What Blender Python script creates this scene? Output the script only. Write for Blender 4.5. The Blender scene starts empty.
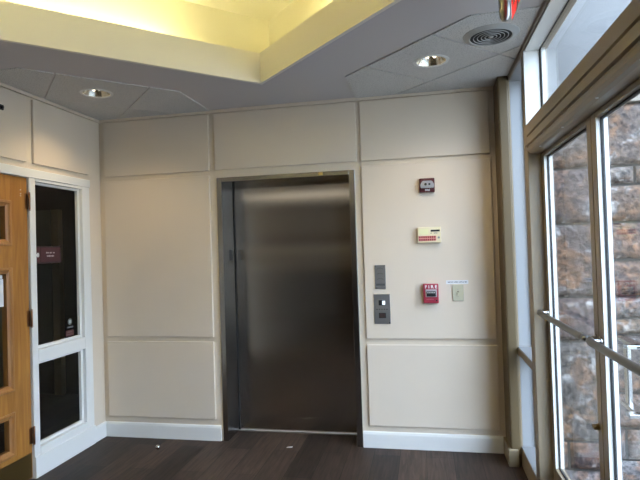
import bpy, bmesh, math, random
from mathutils import Vector, Matrix, noise
random.seed(7)
SC = bpy.context.scene
COL = SC.collection

# ------------------------------------------------------------------ materials
def mat(name, color=(.5, .5, .5), rough=.6, metal=0., spec=.5, bump=0., bscale=60., vary=0., vscale=4., emit=None, estr=0., aniso=0., coat=0.):
    m = bpy.data.materials.new(name); m.use_nodes = True
    nt = m.node_tree; b = nt.nodes['Principled BSDF']
    b.inputs['Base Color'].default_value = (*color, 1)
    b.inputs['Roughness'].default_value = rough
    b.inputs['Metallic'].default_value = metal
    b.inputs['Specular IOR Level'].default_value = spec
    b.inputs['Coat Weight'].default_value = coat
    if emit:
        b.inputs['Emission Color'].default_value = (*emit, 1); b.inputs['Emission Strength'].default_value = estr
    if aniso: b.inputs['Anisotropic'].default_value = aniso
    tc = nt.nodes.new('ShaderNodeTexCoord')
    if bump:
        n = nt.nodes.new('ShaderNodeTexNoise'); n.inputs['Scale'].default_value = bscale; n.inputs['Detail'].default_value = 5
        nt.links.new(tc.outputs['Object'], n.inputs['Vector'])
        bp = nt.nodes.new('ShaderNodeBump'); bp.inputs['Strength'].default_value = bump; bp.inputs['Distance'].default_value = .004
        nt.links.new(n.outputs['Fac'], bp.inputs['Height']); nt.links.new(bp.outputs['Normal'], b.inputs['Normal'])
    if vary:
        n = nt.nodes.new('ShaderNodeTexNoise'); n.inputs['Scale'].default_value = vscale; n.inputs['Detail'].default_value = 4
        nt.links.new(tc.outputs['Object'], n.inputs['Vector'])
        r = nt.nodes.new('ShaderNodeValToRGB')
        r.color_ramp.elements[0].position = .3; r.color_ramp.elements[1].position = .7
        r.color_ramp.elements[0].color = (*[c * (1 - vary) for c in color], 1)
        r.color_ramp.elements[1].color = (*[min(1, c * (1 + vary)) for c in color], 1)
        nt.links.new(n.outputs['Fac'], r.inputs['Fac']); nt.links.new(r.outputs['Color'], b.inputs['Base Color'])
    return m

def glass_mat(name, tint=(.96, .98, .97), ior=1.21):
    m = bpy.data.materials.new(name); m.use_nodes = True; nt = m.node_tree
    nt.nodes.remove(nt.nodes['Principled BSDF']); out = nt.nodes['Material Output']
    t = nt.nodes.new('ShaderNodeBsdfTransparent'); t.inputs['Color'].default_value = (*tint, 1)
    g = nt.nodes.new('ShaderNodeBsdfGlossy'); g.inputs['Roughness'].default_value = 0.0
    f = nt.nodes.new('ShaderNodeFresnel'); f.inputs['IOR'].default_value = ior
    ge = nt.nodes.new('ShaderNodeNewGeometry'); mr = nt.nodes.new('ShaderNodeMapRange')
    mr.inputs['To Min'].default_value = ior; mr.inputs['To Max'].default_value = 1/ior   # same reflection on both faces of the pane
    nt.links.new(ge.outputs['Backfacing'], mr.inputs['Value']); nt.links.new(mr.outputs[0], f.inputs['IOR'])
    x = nt.nodes.new('ShaderNodeMixShader')
    nt.links.new(f.outputs[0], x.inputs[0]); nt.links.new(t.outputs[0], x.inputs[1]); nt.links.new(g.outputs[0], x.inputs[2])
    nt.links.new(x.outputs[0], out.inputs['Surface'])
    return m

def wood_mat(name, c0, c1, scale=(14, 14, 1.2), rough=.38):
    m = mat(name, c0, rough); nt = m.node_tree; b = nt.nodes['Principled BSDF']
    tc = nt.nodes.new('ShaderNodeTexCoord'); mp = nt.nodes.new('ShaderNodeMapping'); mp.inputs['Scale'].default_value = scale
    n = nt.nodes.new('ShaderNodeTexNoise'); n.inputs['Scale'].default_value = 1.6; n.inputs['Detail'].default_value = 8; n.inputs['Distortion'].default_value = 1.2
    r = nt.nodes.new('ShaderNodeValToRGB')
    r.color_ramp.elements[0].position = .3; r.color_ramp.elements[0].color = (*c0, 1)
    r.color_ramp.elements[1].position = .72; r.color_ramp.elements[1].color = (*c1, 1)
    nt.links.new(tc.outputs['Object'], mp.inputs[0]); nt.links.new(mp.outputs[0], n.inputs['Vector'])
    nt.links.new(n.outputs['Fac'], r.inputs['Fac']); nt.links.new(r.outputs['Color'], b.inputs['Base Color'])
    return m

def floor_mat():
    m = mat('dark_plank_floor', (.03, .02, .016), .5, spec=.22); nt = m.node_tree; b = nt.nodes['Principled BSDF']
    tc = nt.nodes.new('ShaderNodeTexCoord'); mp = nt.nodes.new('ShaderNodeMapping')
    mp.inputs['Rotation'].default_value = (0, 0, math.pi / 2); mp.inputs['Location'].default_value = (.35, .185, 0)
    br = nt.nodes.new('ShaderNodeTexBrick')
    br.inputs['Color1'].default_value = (.022, .0145, .0115, 1); br.inputs['Color2'].default_value = (.066, .042, .031, 1)
    br.inputs['Mortar'].default_value = (.008, .006, .005, 1); br.inputs['Scale'].default_value = 1
    br.inputs['Mortar Size'].default_value = .0022; br.inputs['Brick Width'].default_value = 1.22; br.inputs['Row Height'].default_value = .193
    br.offset = .37
    nt.links.new(tc.outputs['Object'], mp.inputs[0]); nt.links.new(mp.outputs[0], br.inputs['Vector'])
    m2 = nt.nodes.new('ShaderNodeMapping'); m2.inputs['Scale'].default_value = (22, 1.5, 1)
    n = nt.nodes.new('ShaderNodeTexNoise'); n.inputs['Scale'].default_value = 2.5; n.inputs['Detail'].default_value = 7; n.inputs['Distortion'].default_value = .8
    nt.links.new(tc.outputs['Object'], m2.inputs[0]); nt.links.new(m2.outputs[0], n.inputs['Vector'])
    r = nt.nodes.new('ShaderNodeValToRGB')
    r.color_ramp.elements[0].position = .3; r.color_ramp.elements[0].color = (.5, .5, .5, 1)
    r.color_ramp.elements[1].position = .75; r.color_ramp.elements[1].color = (1.5, 1.45, 1.4, 1)
    nt.links.new(n.outputs['Fac'], r.inputs['Fac'])
    x = nt.nodes.new('ShaderNodeMixRGB'); x.blend_type = 'MULTIPLY'; x.inputs[0].default_value = 1
    nt.links.new(br.outputs['Color'], x.inputs[1]); nt.links.new(r.outputs['Color'], x.inputs[2]); nt.links.new(x.outputs[0], b.inputs['Base Color'])
    bp = nt.nodes.new('ShaderNodeBump'); bp.inputs['Strength'].default_value = .25; bp.inputs['Distance'].default_value = .002; bp.invert = True
    nt.links.new(br.outputs['Fac'], bp.inputs['Height']); nt.links.new(bp.outputs['Normal'], b.inputs['Normal'])
    return m

def steel_mat(name, color, rough, aniso, streak=True, tan=(1, 0)):
    m = mat(name, color, rough, 1.0); nt = m.node_tree; b = nt.nodes['Principled BSDF']
    b.inputs['Anisotropic'].default_value = aniso
    tg = nt.nodes.new('ShaderNodeCombineXYZ'); tg.inputs[0].default_value = 1
    nt.links.new(tg.outputs[0], b.inputs['Tangent'])
    if streak:
        tc = nt.nodes.new('ShaderNodeTexCoord'); mp = nt.nodes.new('ShaderNodeMapping'); mp.inputs['Scale'].default_value = (260, 260, .8)
        n = nt.nodes.new('ShaderNodeTexNoise'); n.inputs['Scale'].default_value = 1; n.inputs['Detail'].default_value = 3
        nt.links.new(tc.outputs['Object'], mp.inputs[0]); nt.links.new(mp.outputs[0], n.inputs['Vector'])
        mr = nt.nodes.new('ShaderNodeMapRange'); mr.inputs['To Min'].default_value = rough * .85; mr.inputs['To Max'].default_value = rough * 1.15
        nt.links.new(n.outputs['Fac'], mr.inputs['Value']); nt.links.new(mr.outputs[0], b.inputs['Roughness'])
    return m

def tile_mat():
    m = mat('acoustic_tile', (.62, .61, .59), .95, bump=.5, bscale=220); nt = m.node_tree; b = nt.nodes['Principled BSDF']
    tc = nt.nodes.new('ShaderNodeTexCoord'); n = nt.nodes.new('ShaderNodeTexNoise'); n.inputs['Scale'].default_value = 170; n.inputs['Detail'].default_value = 2
    r = nt.nodes.new('ShaderNodeValToRGB')
    r.color_ramp.elements[0].position = .36; r.color_ramp.elements[0].color = (.40, .39, .38, 1)
    r.color_ramp.elements[1].position = .46; r.color_ramp.elements[1].color = (.66, .65, .63, 1)
    nt.links.new(tc.outputs['Object'], n.inputs['Vector']); nt.links.new(n.outputs['Fac'], r.inputs['Fac']); nt.links.new(r.outputs['Color'], b.inputs['Base Color'])
    return m

def stone_mat():
    m = mat('ashlar_stone', (.3, .25, .2), .9); nt = m.node_tree; b = nt.nodes['Principled BSDF']
    at = nt.nodes.new('ShaderNodeAttribute'); at.attribute_name = 'block_tint'
    tc = nt.nodes.new('ShaderNodeTexCoord')
    def ns(s, d, lo, hi, c0, c1, dist=0.):
        n = nt.nodes.new('ShaderNodeTexNoise'); n.inputs['Scale'].default_value = s; n.inputs['Detail'].default_value = d; n.inputs['Distortion'].default_value = dist
        nt.links.new(tc.outputs['Object'], n.inputs['Vector'])
        r = nt.nodes.new('ShaderNodeValToRGB'); r.color_ramp.elements[0].position = lo; r.color_ramp.elements[1].position = hi
        r.color_ramp.elements[0].color = (*c0, 1); r.color_ramp.elements[1].color = (*c1, 1)
        nt.links.new(n.outputs['Fac'], r.inputs['Fac']); return r.outputs['Color'], n.outputs['Fac']
    rust, _ = ns(5.0, 9, .48, .64, (0, 0, 0), (1, 1, 1), 1.0)
    pale, _ = ns(6.5, 9, .57, .68, (0, 0, 0), (1, 1, 1), 1.4)
    fine, ff = ns(30, 10, .33, .68, (.30, .31, .33), (1.85, 1.78, 1.68))
    m1 = nt.nodes.new('ShaderNodeMixRGB'); nt.links.new(rust, m1.inputs[0]); nt.links.new(at.outputs['Color'], m1.inputs[1])
    rm = nt.nodes.new('ShaderNodeMixRGB'); rm.inputs[0].default_value = .65; rm.inputs[2].default_value = (.15, .07, .03, 1)
    nt.links.new(at.outputs['Color'], rm.inputs[1]); nt.links.new(rm.outputs[0], m1.inputs[2])
    m2 = nt.nodes.new('ShaderNodeMixRGB'); nt.links.new(pale, m2.inputs[0]); nt.links.new(m1.outputs[0], m2.inputs[1])
    pm = nt.nodes.new('ShaderNodeMixRGB'); pm.inputs[0].default_value = .62; pm.inputs[2].default_value = (.26, .25, .24, 1)
    nt.links.new(at.outputs['Color'], pm.inputs[1]); nt.links.new(pm.outputs[0], m2.inputs[2])
    x = nt.nodes.new('ShaderNodeMixRGB'); x.blend_type = 'MULTIPLY'; x.inputs[0].default_value = 1
    nt.links.new(m2.outputs[0], x.inputs[1]); nt.links.new(fine, x.inputs[2]); nt.links.new(x.outputs[0], b.inputs['Base Color'])
    bp = nt.nodes.new('ShaderNodeBump'); bp.inputs['Strength'].default_value = .8; bp.inputs['Distance'].default_value = .015
    nt.links.new(ff, bp.inputs['Height']); nt.links.new(bp.outputs['Normal'], b.inputs['Normal'])
    return m

M = {}
M['wall'] = mat('cream_wall_paint', (.71, .61, .49), .55, bump=.06, bscale=160)
M['panel'] = mat('cream_panel_paint', (.71, .612, .50), .5, bump=.05, bscale=120, vary=.025, vscale=1.6)
M['pier'] = mat('tan_pier_paint', (.11, .075, .033), .5, bump=.05, bscale=120)  # even dark tan, far darker than the cream walls
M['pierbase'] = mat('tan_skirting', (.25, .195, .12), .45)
M['sill'] = mat('white_sill_paint', (.165, .167, .17), .5)  # reveal paint darkened to offset the extra sky light on the sill
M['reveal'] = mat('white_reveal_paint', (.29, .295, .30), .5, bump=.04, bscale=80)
M['white'] = mat('white_trim_paint', (.78, .77, .74), .4, bump=.04, bscale=80)
M['gyp'] = mat('ceiling_paint', (.61, .575, .575), .85, bump=.05, bscale=90)
M['cove'] = mat('cove_paint', (.84, .80, .62), .8)
M['fascia'] = mat('cream_fascia_paint', (.84, .80, .72), .7)
M['tile'] = tile_mat()
M['floor'] = floor_mat()
M['steel'] = steel_mat('brushed_door_steel', (.47, .44, .405), .17, .96)
M['jamb'] = mat('brushed_frame_steel', (.38, .37, .36), .2, 1.)
M['plate'] = steel_mat('brushed_plate_steel', (.36, .35, .34), .42, .3)
M['chrome'] = mat('polished_chrome', (.46, .455, .45), .24, 1.)
M['satin'] = mat('satin_bar_metal', (.17, .155, .135), .32, 1.)
M['alu'] = mat('bright_aluminium', (.75, .74, .72), .3, 1.)
M['frame'] = mat('almond_frame_paint', (.28, .22, .148), .34, bump=.02, bscale=60)
M['gasket'] = mat('black_rubber', (.012, .012, .012), .6)
M['glass'] = glass_mat('clear_glass')
M['wood'] = wood_mat('honey_door_wood', (.29, .115, .020), (.45, .205, .042))
M['moulding'] = wood_mat('door_moulding_wood', (.30, .125, .035), (.42, .20, .065))
M['brass'] = mat('dull_brass', (.30, .20, .075), .38, 1., bump=.05, bscale=30)
M['bronze'] = mat('hinge_bronze', (.28, .15, .08), .35, 1.)
M['red'] = mat('alarm_red', (.36, .028, .055), .35)
M['maroon'] = mat('alarm_maroon', (.085, .010, .012), .4)
M['lens'] = mat('clear_strobe_lens', (.36, .36, .38), .12, coat=.6)
M['black'] = mat('black_plastic', (.012, .012, .014), .35)
M['dark'] = mat('dark_slot', (.006, .006, .006), .7)  # near black that paints the shade in door gap and vent slots
M['cream'] = mat('cream_plastic', (.80, .70, .47), .45)
M['ivory'] = mat('ivory_plastic', (.55, .52, .38), .4)
M['pale_yellow'] = mat('pale_yellow_label', (.80, .76, .45), .6)
M['key_red'] = mat('key_red', (.36, .05, .06), .5)
M['pinklabel'] = mat('pink_label', (.80, .42, .36), .6)
M['paper'] = mat('white_paper', (.82, .82, .84), .7)
M['ink'] = mat('dark_ink', (.06, .06, .09), .7)
M['whiteink'] = mat('white_ink', (.85, .84, .82), .6)
M['sign'] = mat('maroon_sign', (.062, .014, .019), .45)
M['sign_ink'] = mat('sign_ink', (.50, .44, .44), .6)
M['signdark'] = mat('dark_sign_edge', (.02, .008, .010), .5)
M['signred'] = mat('lit_red_letter', (.75, .02, .02), .4, emit=(1, .05, .04), estr=.55)
M['capmetal'] = mat('grey_cap_metal', (.30, .295, .29), .35, 1.)
M['silver'] = mat('silver_housing', (.62, .61, .60), .28, 1.)
M['vent'] = mat('grey_vent_enamel', (.42, .42, .41), .45)
M['refl'] = mat('lamp_reflector', (.72, .68, .58), .18, .95)
M['lamp'] = mat('lamp_glow', (1, .95, .8), .5, emit=(1., .86, .62), estr=3.)
M['tube'] = mat('tube_glow', (1, 1, 1), .5, emit=(1., .92, .50), estr=52.)
M['panelglow'] = mat('panel_glow', (1, 1, 1), .5, emit=(1., .9, .72), estr=4.)
M['button'] = mat('lit_call_button', (.7, .75, .8), .3, emit=(.75, .85, 1.), estr=.55)
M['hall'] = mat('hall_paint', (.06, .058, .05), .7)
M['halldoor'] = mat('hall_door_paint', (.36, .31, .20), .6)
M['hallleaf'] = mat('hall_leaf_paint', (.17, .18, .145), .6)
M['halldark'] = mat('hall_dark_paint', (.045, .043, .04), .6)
M['stone'] = stone_mat()
M['cap'] = mat('limestone_band', (.20, .17, .135), .85, bump=.4, bscale=50, vary=.1, vscale=9)
M['stucco'] = mat('pale_limestone', (.135, .133, .13), .9, bump=.4, bscale=70, vary=.05, vscale=12)
M['ground'] = mat('pale_concrete', (.10, .10, .095), .9, bump=.3, bscale=50, vary=.08, vscale=2)
M['mortar'] = mat('mortar', (.03, .026, .022), .95)
M['bead'] = mat('grey_bead', (.55, .55, .55), .15, 1.)
M['rearwall'] = mat('rear_wall_paint', (.60, .53, .42), .6)
M['reardark'] = wood_mat('rear_dark_wood', (.035, .022, .014), (.06, .036, .02))
M['rearwood'] = wood_mat('rear_wood', (.24, .205, .155), (.34, .29, .22))
M['amber'] = mat('amber_reflector', (.6, .4, .12), .3)

# ------------------------------------------------------------------ mesh helpers
def B(): return bmesh.new()
def box(bm, x0, x1, y0, y1, z0, z1, bev=0., seg=2):
    x0, x1 = sorted((x0, x1)); y0, y1 = sorted((y0, y1)); z0, z1 = sorted((z0, z1))
    vs = [bm.verts.new(p) for p in ((x0,y0,z0),(x1,y0,z0),(x1,y1,z0),(x0,y1,z0),(x0,y0,z1),(x1,y0,z1),(x1,y1,z1),(x0,y1,z1))]
    fs = [bm.faces.new([vs[i] for i in f]) for f in ((3,2,1,0),(4,5,6,7),(0,1,5,4),(1,2,6,5),(2,3,7,6),(3,0,4,7))]
    if bev:
        es = list({e for f in fs for e in f.edges})
        bmesh.ops.bevel(bm, geom=es, offset=bev, segments=seg, profile=.5, affect='EDGES')
    return bm
def prism(bm, pts, axis, a, b):
    """polygon pts in the two other axes (x: (y,z); y: (x,z); z: (x,y)) pushed from a to b"""
    def P(p, t):
        return {'x': (t, p[0], p[1]), 'y': (p[0], t, p[1]), 'z': (p[0], p[1], t)}[axis]
    u = [bm.verts.new(P(p, a)) for p in pts]; v = [bm.verts.new(P(p, b)) for p in pts]
    n = len(pts)
    bm.faces.new(u); bm.faces.new(v[::-1])
    for i in range(n): bm.faces.new((u[i], v[i], v[(i+1) % n], u[(i+1) % n]))
    bmesh.ops.recalc_face_normals(bm, faces=bm.faces); return bm
def lathe(bm, prof, c, n=32, axis='z', flip=1):
    """prof: list of (radius, height)"""
    rings = []
    for r, h in prof:
        ring = []
        for i in range(n):
            a = 2*math.pi*i/n; x, y = r*math.cos(a), r*math.sin(a)
            p = {'z': (x, y, h), 'y': (x, h, y), 'x': (h, x, y)}[axis]
            ring.append(bm.verts.new((c[0]+p[0], c[1]+p[1], c[2]+p[2])))
        rings.append(ring)
    for a, b in zip(rings, rings[1:]):
        for i in range(n): bm.faces.new((a[i], a[(i+1) % n], b[(i+1) % n], b[i]))
    if prof[0][0] > 1e-5: bm.faces.new(rings[0])
    if prof[-1][0] > 1e-5: bm.faces.new(rings[-1])
    bmesh.ops.remove_doubles(bm, verts=[v for r in rings for v in r], dist=1e-6)
    bmesh.ops.recalc_face_normals(bm, faces=bm.faces); return bm
def ringlathe(bm, prof, c, n=48):
    """closed profile swept about z"""
    rings = []
    for r, h in prof:
        rings.append([bm.verts.new((c[0]+r*math.cos(2*math.pi*i/n), c[1]+r*math.sin(2*math.pi*i/n), c[2]+h)) for i in range(n)])
    for k in range(len(rings)):
        a, b = rings[k], rings[(k+1) % len(rings)]
        for i in range(n): bm.faces.new((a[i], a[(i+1) % n], b[(i+1) % n], b[i]))
    bmesh.ops.recalc_face_normals(bm, faces=bm.faces); return bm
def tube(bm, pts, r, n=14):
    pts = [Vector(p) for p in pts]; rings = []
    up = Vector((0, 0, 1))
    for i, p in enumerate(pts):
        d = (pts[min(i+1, len(pts)-1)] - pts[max(i-1, 0)]).normalized()
        ref = up if abs(d.dot(up)) < .95 else Vector((1, 0, 0))
        s = d.cross(ref).normalized(); t = s.cross(d).normalized()
        rr = r[i] if isinstance(r, (list, tuple)) else r
        rings.append([bm.verts.new(p + (s*math.cos(2*math.pi*k/n) + t*math.sin(2*math.pi*k/n))*rr) for k in range(n)])
    for a, b in zip(rings, rings[1:]):
        for k in range(n): bm.faces.new((a[k], a[(k+1) % n], b[(k+1) % n], b[k]))
    bm.faces.new(rings[0]); bm.faces.new(rings[-1][::-1])
    bmesh.ops.recalc_face_normals(bm, faces=bm.faces); return bm
def arc(p, q, c, n=6):
    """rounded path p -> corner c -> q (quadratic)"""
    p, q, c = Vector(p), Vector(q), Vector(c)
    return [((1-t)**2)*p + 2*t*(1-t)*c + t*t*q for t in [i/n for i in range(n+1)]]

def sheet(bm, loops, z0, z1):
    """flat slab whose outline and holes are the given (x, y) loops"""
    def loop(p):
        vs = [bm.verts.new((x, y, z0)) for x, y in p]
        return [bm.edges.new((vs[i], vs[(i+1) % len(vs)])) for i in range(len(vs))]
    es = [e for p in loops for e in loop(p)]
    bmesh.ops.triangle_fill(bm, edges=es, use_beauty=True, use_dissolve=False)
    r = bmesh.ops.extrude_face_region(bm, geom=bm.faces[:])
    bmesh.ops.translate(bm, verts=[g for g in r['geom'] if isinstance(g, bmesh.types.BMVert)], vec=(0, 0, z1-z0))
    bmesh.ops.recalc_face_normals(bm, faces=bm.faces); return bm
def circle(x, y, r, n=40): return [(x+r*math.cos(2*math.pi*i/n), y+r*math.sin(2*math.pi*i/n)) for i in range(n)]
def obj(name, bm, m, parent=None, smooth=False, origin=None):
    me = bpy.data.meshes.new(name)
    if parent is not None:
        root = parent; off = Vector((0, 0, 0))
        while root is not None: off += root.location; root = root.parent
        o_loc = Vector((0, 0, 0)); shift = -off
    else:
        if origin is None:
            xs = [v.co for v in bm.verts]
            lo = Vector([min(c[i] for c in xs) for i in range(3)]); hi = Vector([max(c[i] for c in xs) for i in range(3)])
            origin = Vector(((lo.x+hi.x)/2, (lo.y+hi.y)/2, lo.z))
        o_loc = Vector(origin); shift = -o_loc
    bmesh.ops.translate(bm, verts=bm.verts, vec=shift)
    bm.to_mesh(me); bm.free()
    if smooth:
        for p in me.polygons: p.use_smooth = True
        me.set_sharp_from_angle(angle=math.radians(38))
    o = bpy.data.objects.new(name, me); COL.objects.link(o)
    me.materials.append(m); o.location = o_loc
    if parent is not None: o.parent = parent
    return o
def thing(name, label, cat, loc, group=None):
    o = bpy.data.objects.new(name, None); COL.objects.link(o); o.location = loc; o.empty_display_size = .05
    return tag(o, label, cat, group)
def tag(o, label, cat, group=None):
    o['label'] = label; o['category'] = cat
    if group: o['group'] = group
    return o
def struct(name, bm=None, m=None, loc=(0, 0, 0), label=None, cat=None, smooth=False):
    if bm is None:
        o = bpy.data.objects.new(name, None); COL.objects.link(o); o.location = loc; o.empty_display_size = .05
    else: o = obj(name, bm, m, smooth=smooth)
    o['kind'] = 'structure'
    if label: o['label'] = label
    if cat: o['category'] = cat
    return o
def text(name, s, size, m, parent, mtx, ext=.0006, bold=0.):
    cu = bpy.data.curves.new(name, 'FONT'); cu.body = s; cu.size = size; cu.align_x = 'CENTER'; cu.align_y = 'CENTER'
    cu.extrude = ext; cu.offset = bold; cu.resolution_u = 3
    t = bpy.data.objects.new(name, cu); COL.objects.link(t)
    bpy.context.view_layer.update()
    me = bpy.data.meshes.new_from_object(t.evaluated_get(bpy.context.evaluated_depsgraph_get()))
    bpy.data.objects.remove(t); bpy.data.curves.remove(cu)
    bm = B(); bm.from_mesh(me); bpy.data.meshes.remove(me); bmesh.ops.transform(bm, matrix=mtx, verts=bm.verts)
    return obj(name, bm, m, parent)
def face_y(x, y, z):      # lettering on a surface that faces -Y
    return Matrix.Translation((x, y, z)) @ Matrix.Rotation(math.pi/2, 4, 'X')
def face_px(x, y, z):     # lettering on a surface that faces +X
    return Matrix.Translation((x, y, z)) @ Matrix.Rotation(math.pi/2, 4, 'Z') @ Matrix.Rotation(math.pi/2, 4, 'X')
def face_nx(x, y, z):     # lettering on a surface that faces -X
    return Matrix.Translation((x, y, z)) @ Matrix.Rotation(-math.pi/2, 4, 'Z') @ Matrix.Rotation(math.pi/2, 4, 'X')

# ------------------------------------------------------------------ room dimensions (metres)
XL, XR, ZC = -2.74, .62, 2.73
YR = -7.0                     # rear wall, behind the camera
EX0, EX1, EZ = -1.66, -.51, 2.165

# floor
bm = B(); box(bm, XL-.02, XR+.12, YR-.1, .0, -.12, 0); box(bm, EX0, EX1, .0, .32, -.12, 0)
box(bm, -6.6, XL-.02, YR-.1, -3.4, -.12, 0); struct('floor', bm, M['floor'], label='dark brown wood plank floor', cat='floor')

# back wall with the elevator opening
bm = B()
box(bm, XL-.14, EX0, 0, .30, -.05, 3.5); box(bm, EX1, XR+.1, 0, .30, -.05, 3.5); box(bm, EX0, EX1, 0, .30, EZ, 3.5)
wall_back = struct('wall_back', bm, M['wall'], label='cream panelled wall around the elevator', cat='wall')
PT = .019
for x0, x1, z0, z1 in ((-2.69, -1.722, 2.228, 2.698), (-1.671, -.489, 2.228, 2.698), (-.457, .513, 2.228, 2.698),
                       (-2.692, -1.722, .851, 2.188), (-.457, .514, .842, 2.188),
                       (-2.695, -1.722, .175, .812), (-.455, .516, .170, .795)):
    bm = B(); box(bm, x0, x1, -PT, .004, z0, z1, .004, 2); obj('wall_panel', bm, M['panel'], wall_back)

# left wall: door opening -1.775..-.855, side window -.80..-.24
bm = B()
box(bm, XL-.14, XL, -3.4, -1.79, -.05, 3.5); box(bm, XL-.14, XL, -1.79, -.175, 2.185, 3.5); box(bm, XL-.06, XL, -.175, .0, -.05, 3.5)
wall_left = struct('wall_left', bm, M['wall'], label='cream wall with wooden door and side window', cat='wall')
for y0, y1 in ((-2.45, -.868), (-.802, -.178)):
    bm = B(); box(bm, XL-.004, XL+PT, y0, y1, 2.228, 2.692, .004, 2); obj('wall_panel', bm, M['panel'], wall_left)
for y0, y1, z0, z1 in ((-3.38, -1.95, .175, .81), (-3.38, -1.95, .85, 2.19)):
    bm = B(); box(bm, XL-.004, XL+PT, y0, y1, z0, z1, .004, 2); obj('wall_panel', bm, M['panel'], wall_left)

# crown strip, baseboards
bm = B(); box(bm, XL, .55, -.022, 0, 2.702, ZC, .003); struct('trim_1', bm, M['wall'])
bm = B(); box(bm, XL, XL+.022, -3.4, -.022, 2.702, ZC, .003); struct('trim_2', bm, M['wall'])
def skirt_profile(d): return [(0, 0), (-d, 0), (-d, .105), (-d*.75, .118), (-d*.3, .124), (0, .124)]
bm = B(); prism(bm, [(y, z) for y, z in skirt_profile(.018)], 'x', XL+.018, EX0-.018); struct('baseboard_back', bm, M['white'])
bm = B(); prism(bm, [(y, z) for y, z in skirt_profile(.018)], 'x', EX1+.004, .532); struct('baseboard_back', bm, M['white'])
bm = B(); prism(bm, [(XL-x, z) for x, z in skirt_profile(.018)], 'y', -.178, 0); struct('baseboard_left', bm, M['white'])

# right corner pier
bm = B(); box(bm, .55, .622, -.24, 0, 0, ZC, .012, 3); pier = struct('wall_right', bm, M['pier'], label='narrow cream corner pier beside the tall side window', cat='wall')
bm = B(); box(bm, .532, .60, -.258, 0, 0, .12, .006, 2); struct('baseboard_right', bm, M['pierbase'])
bm = B(); box(bm, XR, .80, YR-.1, -3.32, -.05, 3.5); box(bm, .68, .80, -3.4, 0, 2.76, 3.5); box(bm, .624, .80, -.20, .0, -.4, 2.76)
struct('wall_right', bm, M['wall'])
bm = B(); box(bm, .765, .80, -.20, .149, -.5, 3.6); box(bm, .705, .80, .0, .30, -.5, 3.6); struct('wall_exterior', bm, M['stucco'])

# invented lobby behind the viewer: banded screen shaped to reflect in the elevator door
bm = B()
box(bm, -6.6, -5.2, YR-.1, YR, -.05, 3.5); box(bm, .3, XR, YR-.1, YR, -.05, 3.5); box(bm, -5.2, .3, YR-.1, YR, 2.62, 3.5)
struct('wall_front', bm, M['rearwall'])
bm = B(); box(bm, -6.6, -6.5, YR, -3.3, -.05, 3.5); box(bm, -6.5, XL-.14, -3.4, -3.31, -.05, 3.5); struct('wall_lobby', bm, M['rearwall'])
bm = B(); box(bm, -6.6, XL-.02, YR, -3.4, ZC, ZC+.02); struct('ceiling', bm, M['gyp'])
w = struct('door_5', loc=(-2.45, YR, 0))
for nm, z0, z1, m_ in (('head_frame', 2.42, 2.62, 'reardark'), ('upper_panel', 1.85, 2.42, 'rearwood'), ('lock_rail', 1.70, 1.85, 'reardark'), ('upper_rail', 1.48, 1.62, 'rearwall'),
                       ('middle_panel', 1.62, 1.70, 'rearwood'), ('lower_rail', 1.10, 1.48, 'rearwood'), ('lower_panel', 0, 1.10, 'reardark')):
    bm = B(); box(bm, -5.2, .3, YR-.07, YR+(.02 if 'rail' in nm or 'frame' in nm else 0), z0, z1); obj(nm, bm, M[m_], w)
t = thing('ceiling_light', 'long ceiling light strip in the lobby behind the viewer', 'light', (-2.3, -5.9, ZC-.05))  # added, unseen: gives the elevator door a bright band to reflect
bm = B(); box(bm, -4.3, -.5, -6.05, -5.75, ZC-.05, ZC, .004); obj('housing', bm, M['white'], t)
bm = B(); box(bm, -4.28, -.52, -6.03, -5.77, ZC-.054, ZC-.05); obj('diffuser', bm, M['panelglow'], t)

# ceiling: painted board with a diamond opening up into a lit tray
CX, CY, R = -1.085, -2.06, 1.495
LIGHTS = [(-2.275, -.705), (.088, -.690)]; HOLE = .0965
x0, x1, y1, y0 = XL-.02, .72, .0, YR
bm = B(); sheet(bm, [[(x0, y0), (x1, y0), (x1, y1), (x0, y1)], [(CX, CY+R+.012), (CX+R+.012, CY), (CX, CY-R-.012), (CX-R-.012, CY)]] + [circle(x, y, HOLE) for x, y in LIGHTS], ZC, ZC+.02)
ceiling = struct('ceiling', bm, M['gyp'], label='grey painted ceiling with a diamond shaped lit tray', cat='ceiling')
def diamond(r): return [(CX, CY+r), (CX+r, CY), (CX, CY-r), (CX-r, CY)]
bm = B(); ro, ri = diamond(R+.035), diamond(R)
for i in range(4):
    j = (i+1) % 4
    prism(bm, [ri[i], ri[j], ro[j], ro[i]], 'z', ZC-.001, ZC+.212)
obj('cove_fascia', bm, M['fascia'], ceiling)
bm = B(); RO = R+.25; wo, wi = diamond(RO+.05), diamond(RO)
for i in range(4):
    j = (i+1) % 4
    prism(bm, [wi[i], wi[j], wo[j], wo[i]], 'z', ZC+.02, 3.274)
obj('tray_wall', bm, M['cove'], ceiling)
bm = B(); prism(bm, diamond(RO+.05), 'z', 3.274, 3.31); obj('tray_ceiling', bm, M['cove'], ceiling)

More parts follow.
